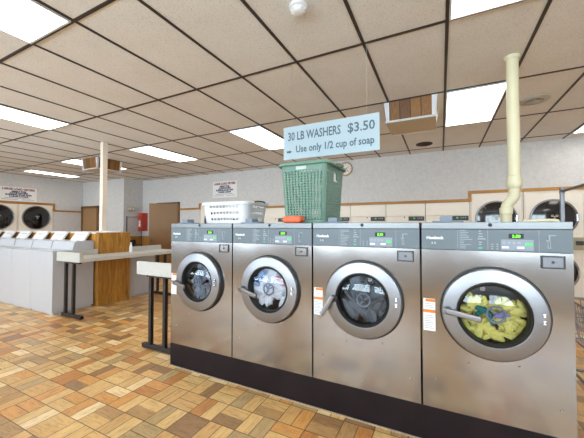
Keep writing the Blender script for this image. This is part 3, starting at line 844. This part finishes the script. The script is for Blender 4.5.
# clock
t = thing('wall_clock', (.22, YB - .001, 2.53), 'round tan rimmed wall clock partly hidden behind the green basket', 'clock')
b = BM(); lathe(b, [(.155, 0), (.16, -.02), (.15, -.035), (.135, -.03), (.132, -.012), (.132, 0)], (0, 0, 0), 'y', 40); obj('rim', b, 'clock_rim', t)
b = BM(); lathe(b, [(.134, 0), (.134, -.012), (0, -.012)], (0, 0, 0), 'y', 40); obj('face', b, 'clock_face', t)
b = BM()
for k in range(12): box(b, -.004, .004, -.015, -.0125, .105, .122, mtx=Matrix.Rotation(k * math.pi / 6, 4, 'Y'))
obj('hour_marks', b, 'black', t, smooth=False)
for a, l in ((1.0, .075), (2.4, .105)):
    b = BM(); box(b, -.004, .004, -.018, -.0155, -.015, l, mtx=Matrix.Rotation(a, 4, 'Y')); obj('hand', b, 'black', t, smooth=False)

# ------------------------------------------------------------------ dryers
def dryer_door(t, x, z, r, label=None):
    b = BM(); lathe(b, [(r, 0), (r + .002, -.014), (r - .006, -.026), (r - .020, -.028), (r - .030, -.020), (r - .032, 0)], (x, 0, z), 'y', 56); d = obj('door', b, 'ring', t)
    b = BM(); lathe(b, [(r - .029, -.018), (r * .6, -.030), (r * .3, -.034), (0, -.035)], (x, 0, z), 'y', 56); obj('door_glass', b, 'dark_glass', d)
    b = BM(); e = Vector((x + .01, -.036, z + .02))
    for k in range(3):
        a = k * 2.094 + .5; tube(b, [e, e + Vector((.035 * math.cos(a), 0, .035 * math.sin(a)))], .006, 8)
        tube(b, [e + Vector((.035 * math.cos(a) + .016 * math.cos(q), 0, .035 * math.sin(a) + .016 * math.sin(q))) for q in [j * math.pi / 6 for j in range(12)]], .005, 6, closed=True)
    obj('hub_reflection', b, 'speaker', d)  # pale shape laid on the glass as the drum hub's painted highlight
    b = BM(); box(b, x + r - .035, x + r - .012, -.055, -.026, z - .06, z + .06, bev=.006); obj('door_handle', b, 'chrome', d)
def big_dryer(loc, rz, w, ztop, label, zc=(1.36, .44), r=.33, group=None):
    t = thing('stacked_dryer', loc, label, 'dryer', group, rz)
    b = BM(); h = w / 2 - .005
    box(b, -h, h, .0, .68, 0.001, ztop - .002, bev=.004); obj('cabinet', b, 'cream_enamel', t)
    for z in zc:
        for q in (-h + .015, h - .020):
            b = BM(); box(b, q, q + .005, -.004, .002, z - .42, z + .42); obj('panel_joint', b, 'speaker', t, smooth=False)
        dryer_door(t, 0, z, r)
    b = BM(); box(b, -h + .01, h - .01, -.012, .002, .79, 1.045, bev=.004); cp = obj('control_strip', b, 'cream_enamel', t)
    for q in (-.25, .32):
        b = BM(); box(b, q - .085, q + .085, -.06, -.010, .82, 1.03, bev=.008); cb = obj('coin_box', b, 'olive', t)
        b = BM(); box(b, q - .05, q + .05, -.068, -.058, .90, .97, bev=.003); obj('coin_slide', b, 'dark_grey', cb)
gL = 'stacked dryers on the left wall'; gB = 'stacked dryers on the back wall'
for k, (y, l) in enumerate([(2.78, 'stacked cream dryer on the left wall nearest the far corner'), (1.88, 'stacked cream dryer on the left wall cut by the left edge of the photo'), (.98, 'stacked cream dryer on the left wall beyond the left edge of the photo')]):
    big_dryer((XL, y, 0), math.pi / 2, .9, 1.88, l, zc=(1.48, .48), r=.365, group=gL)
for k, l in enumerate(['stacked cream dryer on the back wall right behind the bent cream pipe', 'stacked cream dryer on the back wall behind the steel garment pole', 'stacked cream dryer on the back wall at the right edge of the photo']):
    big_dryer((BX + .415 + .83 * k, YB, 0), 0, .83, ZB, l, zc=(1.36, .43), r=.33, group=gB)
for k, l in enumerate(['stacked cream dryer behind the left half of the white basket', 'stacked cream dryer behind the right half of the white basket']):
    big_dryer((SX + .505 + 1.01 * k, YB, 0), 0, 1.01, ZB, l, zc=(1.36, .43), r=.33, group=gB)
# small dryers with control strips above the washers
names = ['cream dryer with a small control display, just left of the tall dryers and cream pipe', 'cream dryer with a small display, second one left of the tall dryers',
         'cream dryer with a small display, third one left of the tall dryers', 'cream dryer with a small display, just right of the green basket',
         'cream dryer mostly hidden behind the green basket', 'cream dryer between the two laundry baskets, against the back wall']
for k in range(6):
    w = 4.86 / 6
    w = .78 if k < 5 else .96
    xr = BX - .78 * k; cxx = xr - w / 2
    t = thing('single_dryer', (cxx, YB, 0), names[k], 'dryer', 'single dryers along the back wall')
    h = w / 2 - .004
    b = BM(); box(b, -h, h, 0, .68, .001, 1.428, bev=.003); obj('cabinet', b, 'cream_enamel', t)
    b = BM(); box(b, -h, h, .002, .68, 1.432, ZS - .012, bev=.003); obj('top_panel', b, 'cream_enamel', t)
    b = BM(); box(b, h - .32, h - .02, -.012, .004, 1.330, 1.420, bev=.004); cs = obj('control_strip', b, 'dark_grey', t)
    b = BM(); box(b, h - .23, h - .19, -.014, -.011, 1.370, 1.395); obj('green_light', b, 'led_dim', cs, smooth=False)
    b = BM()
    for q in (.14, .105, .07): lathe(b, [(0, -.020), (.010, -.020), (.012, -.010), (0, -.010)], (h - q, 0, 1.385), 'y', 12)
    obj('button', b, 'speaker', cs)
    b = BM(); lathe(b, [(0, -.012), (.012, -.010), (.014, .002), (0, .002)], (h - .40, 0, 1.405), 'y', 12); obj('lock', b, 'dark_grey', t)
    dryer_door(t, 0, .85, .30)

# ------------------------------------------------------------------ island of top load washers
def top_loader(xr, yf, label, flip=False, back=False):
    w = .60; t = thing('white_cabinet' if flip else 'top_load_washer', (xr - w / 2, yf, 0), label, 'cabinet' if flip else 'washing machine', None if flip else 'white top load washers', math.pi if flip else 0)
    h = w / 2 - .0012
    b = BM(); box(b, -h, h, 0, .54, .03, .868 if not flip else .70, bev=.004); box(b, -h + .02, h - .02, .02, .52, 0.0005, .03)
    body = obj('cabinet', b, 'white_enamel', t)
    if flip:
        b = BM(); box(b, -h, h, -.004, .54, .7005, .720, bev=.003); obj('worktop', b, 'white_enamel', t); return
    b = BM(); box(b, -h + .03, h - .03, .015, .225, .8685, .878, bev=.004); obj('lid', b, 'white_enamel', t)
    b = BM(); prism(b, [(.245, .869), (.545, .869), (.545, 1.0), (.30, 1.0), (.275, .985)], -h + .012, h - .012, 'x'); cs = obj('console', b, 'white_enamel', t, angle=30)
    b = BM(); lathe(b, [(0, 0), (.012, 0), (.012, .02), (0, .02)], (h - .03, .33, .985), 'z', 10); obj('hinge', b, 'dark_grey', cs)
    b = BM(); prism(b, [(.440, 1.0), (.470, 1.0), (.548, 1.124), (.522, 1.130)], -h + .14, h - .10, 'x'); dp = obj('display_panel', b, 'white_plastic', cs, angle=30)
    # print on the slope
    p0 = Vector((0, .440, 1.0)); p1 = Vector((0, .522, 1.130)); dd = p1 - p0; nrm = Vector((0, -dd.z, dd.y)).normalized()
    b = BM()
    for k in range(4):
        c = p0 + dd * .62 + nrm * .001; x = -.06 + .055 * k
        q = [c + Vector((x, 0, 0)) - dd * .03, c + Vector((x + .035, 0, 0)) - dd * .03, c + Vector((x + .035, 0, 0)) + dd * .07, c + Vector((x, 0, 0)) + dd * .07]
        A = [b.verts.new(v) for v in q]; Bq = [b.verts.new(v - nrm * .003) for v in q]
        b.faces.new(A); b.faces.new(Bq[::-1])
        for i in range(4): b.faces.new((A[i], Bq[i], Bq[(i + 1) % 4], A[(i + 1) % 4]))
    obj('key_print', b, 'ink_pale', dp, smooth=False)
fl = ['white top load washer at the end of the row, next to the folding table', 'white top load washer second from the folding table', 'white top load washer third from the folding table',
      'white top load washer fourth from the folding table', 'white top load washer fifth from the folding table', 'white top load washer at the left edge of the photo, sixth from the folding table']
for k in range(6): top_loader(-2.60 - .60 * k, .30, fl[k])
top_loader(-2.60, 1.93, 'plain white cabinet behind the wood end panel, under the long table', flip=True)
for k in range(1): pass
t = thing('utility_partition', (-4.40, 1.125, 0), 'wood partition with an oak end panel between the white top load washers', 'partition')
b = BM(); box(b, -1.795, 1.82, -.265, .248, 0, 1.105); obj('core', b, 'wood_panel', t, smooth=False)
b = BM(); box(b, 1.821, 1.885, -.272, .248, 0, 1.118, bev=.003); obj('end_panel', b, 'wood_panel', t)
b = BM(); box(b, -1.80, 1.82, -.268, .250, 1.1055, 1.122, bev=.002); obj('cap', b, 'white_plastic', t)
b = BM(); box(b, -2.87, -2.66, 1.12, 1.30, 1.1225, 1.140, bev=.003)
tag(obj('paper_stack', b, 'paper'), 'small stack of white paper on top of the wood partition', 'papers')

# ------------------------------------------------------------------ folding tables
def hleg(t, x0, x1, ya, ztop, xu):
    b = BM()
    box(b, min(xu), max(xu), ya - .008, ya + .008, ztop - .02, ztop)
    for x in xu:
        box(b, x - .018, x + .018, ya - .018, ya + .018, .045, ztop, bev=.003)
    box(b, x0, x1, ya - .022, ya + .022, .004, .046, bev=.006)
    box(b, x0 + .06, x1 - .06, ya - .02, ya + .02, ztop - .03, ztop, bev=.003)
    lg = obj('leg_frame', b, 'black_metal', t)
    for x in (x0 + .03, x1 - .03):
        b = BM(); lathe(b, [(0, .0), (.018, .0), (.018, .006), (0, .006)], (x, ya, 0), 'z', 12); obj('foot_pad', b, 'black', lg)
t = thing('folding_table', (-2.26, 1.14, 0), 'long speckled grey folding table on black legs beside the white washers', 'table')
b = BM(); box(b, -.285, .255, -.80, .86, .748, .795, bev=.004); obj('tabletop', b, 'laminate', t)
b = BM(); prism(b, [(-.82, .748), (-.82, .872), (-.80, .872), (-.755, .79), (-.755, .748)], -.287, .257, 'x'); obj('end_lip', b, 'laminate', t, smooth=False)
b = BM(); box(b, -.287, -.26, -.80, .86, .749, .872, bev=.003); obj('back_lip', b, 'laminate', t)
for ya in (-.76, .71): hleg(t, -.235, .225, ya, .748, (-.165, .02))
t = thing('folding_shelf', (-.29, .27, 0), 'short speckled grey folding shelf on black legs against the left end of the steel washers', 'table')
b = BM(); box(b, -.285, .275, -.17, .17, .742, .79, bev=.004); obj('tabletop', b, 'laminate', t)
b = BM(); prism(b, [(-.172, .740), (-.172, .870), (-.152, .870), (-.11, .785), (-.11, .740)], -.287, .277, 'x'); obj('end_lip', b, 'laminate', t, smooth=False)
hleg(t, -.265, .265, -.105, .742, (-.155, .045))
# small white bottle on the table
t = thing('bottle', (-2.36, 1.28, .7955), 'small white bottle standing on the long folding table', 'bottle')
b = BM(); lathe(b, [(0, 0), (.022, 0), (.025, .008), (.024, .09), (.012, .125), (.011, .14), (0, .14)], (0, 0, 0), 'z', 18); obj('body', b, 'white_plastic', t)
b = BM(); lathe(b, [(.013, .139), (.013, .158), (0, .16)], (0, 0, 0), 'z', 18); obj('cap', b, 'white_plastic', t)

# ------------------------------------------------------------------ laundry carts
def cart(loc, rz, w, d, zt, zb, pole_h, label, pole_at, bar_dir, mm='grey_metal'):
    t = thing('laundry_cart', loc, label, 'laundry cart', 'wire laundry carts', rz)
    b = BM()
    for z in (zt, (zt + zb) / 2, zb):
        k = 1 if z > zb else .9
        tube(b, [(-w / 2 * k, -d / 2 * k, z), (w / 2 * k, -d / 2 * k, z), (w / 2 * k, d / 2 * k, z), (-w / 2 * k, d / 2 * k, z)], .009 if z == zt else .005, 8, closed=True)
    nx, ny = 12, 18
    for i in range(nx + 1):
        x = -w / 2 + w * i / nx
        tube(b, [(x, -d / 2, zt), (x * .9, -d / 2 * .9, zb), (x * .9, d / 2 * .9, zb), (x, d / 2, zt)], .0028, 5)
    for j in range(ny + 1):
        y = -d / 2 + d * j / ny
        tube(b, [(-w / 2, y, zt), (-w / 2 * .9, y * .9, zb), (w / 2 * .9, y * .9, zb), (w / 2, y, zt)], .0028, 5)
    for j in range(1, 5):
        z = zb + (zt - zb) * j / 5; k = .9 + .1 * j / 5
        tube(b, [(-w / 2 * k, -d / 2 * k, z), (w / 2 * k, -d / 2 * k, z), (w / 2 * k, d / 2 * k, z), (-w / 2 * k, d / 2 * k, z)], .0028, 5, closed=True)
    obj('basket', b, mm, t)
    b = BM(); q = .92
    tube(b, [(-w / 2 * q, -d / 2 * q, .115), (w / 2 * q, -d / 2 * q, .115), (w / 2 * q, d / 2 * q, .115), (-w / 2 * q, d / 2 * q, .115)], .011, 8, closed=True)
    for sx in (-1, 1):
        for sy in (-1, 1): tube(b, [(sx * w / 2 * q, sy * d / 2 * q, .115), (sx * w / 2 * .9, sy * d / 2 * .9, zb)], .011, 8)
    obj('frame', b, mm, t)
    for sx in (-1, 1):
        for sy in (-1, 1):
            b = BM(); X, Y = sx * w / 2 * q, sy * d / 2 * q
            lathe(b, [(0, -.012), (.042, -.012), (.046, -.006), (.046, .006), (.042, .012), (0, .012)], (X, Y, .047), 'x', 20)
            box(b, X - .018, X - .014, Y - .012, Y + .012, .045, .108); box(b, X + .014, X + .018, Y - .012, Y + .012, .045, .108)
            obj('caster', b, 'black', t)
    px_, py_ = pole_at
    b = BM(); box(b, px_ - .013, px_ + .013, py_ - .013, py_ + .013, .115, pole_h, bev=.003); obj('pole', b, mm, t)
    b = BM(); e = Vector((px_, py_, pole_h - .03)); f = e + Vector(bar_dir)
    tube(b, [e, f], .011, 10); 
    lathe(b, [(.017, -.02), (.017, .02)], (px_, py_, pole_h - .03), 'z', 12)
    obj('hanging_bar', b, mm, t)
    b = BM(); tube(b, [(f.x, f.y, .115), f], .011, 10); obj('pole', b, mm, t)
cart((3.30, .78, 0), 0, .54, .84, .66, .36, 1.53, 'grey wire laundry cart with a tall garment pole right of the rightmost steel washer', (-.275, .42), (0, -.84, 0))
cart((-6.27, 3.85, 0), 0, .78, .50, .66, .36, 1.53, 'grey wire laundry cart with a dark garment rail by the red cabinet at the back', (-.34, .25), (.70, 0, 0), 'dark_grey')
bm = BM()
for k in range(7): lump(bm, (-6.50 + .09 * k, 3.85 + .04 * math.sin(k * 2), .56 + .028 * k), (.11, .12, .10), k + .3)
tag(obj('black_bag', bm, 'black_cloth'), 'black bundle lying in the wire cart below the red cabinet', 'bag')

# ------------------------------------------------------------------ small wall things
t = thing('extinguisher_cabinet', (-6.61, YB, 1.06), 'red fire extinguisher cabinet in the back corner left of the brown door', 'cabinet')
b = BM(); box(b, -.105, .105, -.20, -.001, 0, .59, bev=.008); obj('body', b, 'red', t)
b = BM(); box(b, -.09, .09, -.212, -.199, .02, .57, bev=.004); dd = obj('door', b, 'red', t)
b = BM(); box(b, -.04, .03, -.216, -.211, .14, .34, bev=.01); obj('handle_plate', b, 'white_plastic', dd)
t = thing('wall_box', (CX, 4.32, 1.70), 'small beige box on the closet wall above the garment rail', 'wall box', rz=math.pi / 2)
b = BM(); box(b, -.11, .11, -.09, -.001, 0, .14, bev=.01); obj('body', b, 'olive', t)
b = BM(); box(b, -.08, -.02, -.097, -.088, .03, .11, bev=.004); box(b, .02, .08, -.097, -.088, .03, .11, bev=.004); obj('lens', b, 'cream_enamel', t)

# ------------------------------------------------------------------ light and camera
w = bpy.data.worlds.new('World'); sc.world = w; w.use_nodes = True
bg = w.node_tree.nodes['Background']
sky = w.node_tree.nodes.new('ShaderNodeTexSky'); sky.sky_type = 'HOSEK_WILKIE'; sky.turbidity = 6; sky.sun_direction = (0.3, -.5, .8)
mx = w.node_tree.nodes.new('ShaderNodeMix'); mx.data_type = 'RGBA'; mx.inputs[0].default_value = .85
w.node_tree.links.new(sky.outputs[0], mx.inputs[6]); mx.inputs[7].default_value = (.92, .96, 1, 1)
w.node_tree.links.new(mx.outputs[2], bg.inputs[0]); bg.inputs[1].default_value = 3.0
for a, c in wins:                                              # added lamps at the unseen windows, tilted up to brighten and cool the ceiling
    l = bpy.data.lights.new('window_uplight', 'AREA'); l.shape = 'RECTANGLE'; l.size = c - a; l.size_y = 1.6; l.energy = 300; l.color = (.74, .89, 1)
    l.cycles.is_portal = False
    o = bpy.data.objects.new('window_uplight', l); col.objects.link(o); o.location = ((a + c) / 2, YF - .3, 1.55); o.rotation_euler = (R(128), 0, 0)

F, PITCH, YAW = 297.0, math.atan(7 / 297.), math.atan2(.448, .894)
cam = bpy.data.cameras.new('camera'); co = bpy.data.objects.new('camera', cam); col.objects.link(co)
cam.sensor_width = 36; cam.lens = F / 584 * 36; cam.clip_start = .05; cam.clip_end = 100
co.location = (2.158, -1.88, 1.222); co.rotation_euler = (R(90) + PITCH, 0, YAW)
sc.camera = co
vs = sc.view_settings; vs.view_transform = 'Standard'; vs.look = 'None'; vs.gamma = 1; vs.exposure = -0.6; vs.use_curve_mapping = False
sc.cycles.max_bounces = 10; sc.cycles.diffuse_bounces = 6; sc.cycles.glossy_bounces = 6; sc.cycles.transparent_max_bounces = 12
sc.cycles.use_denoising = True
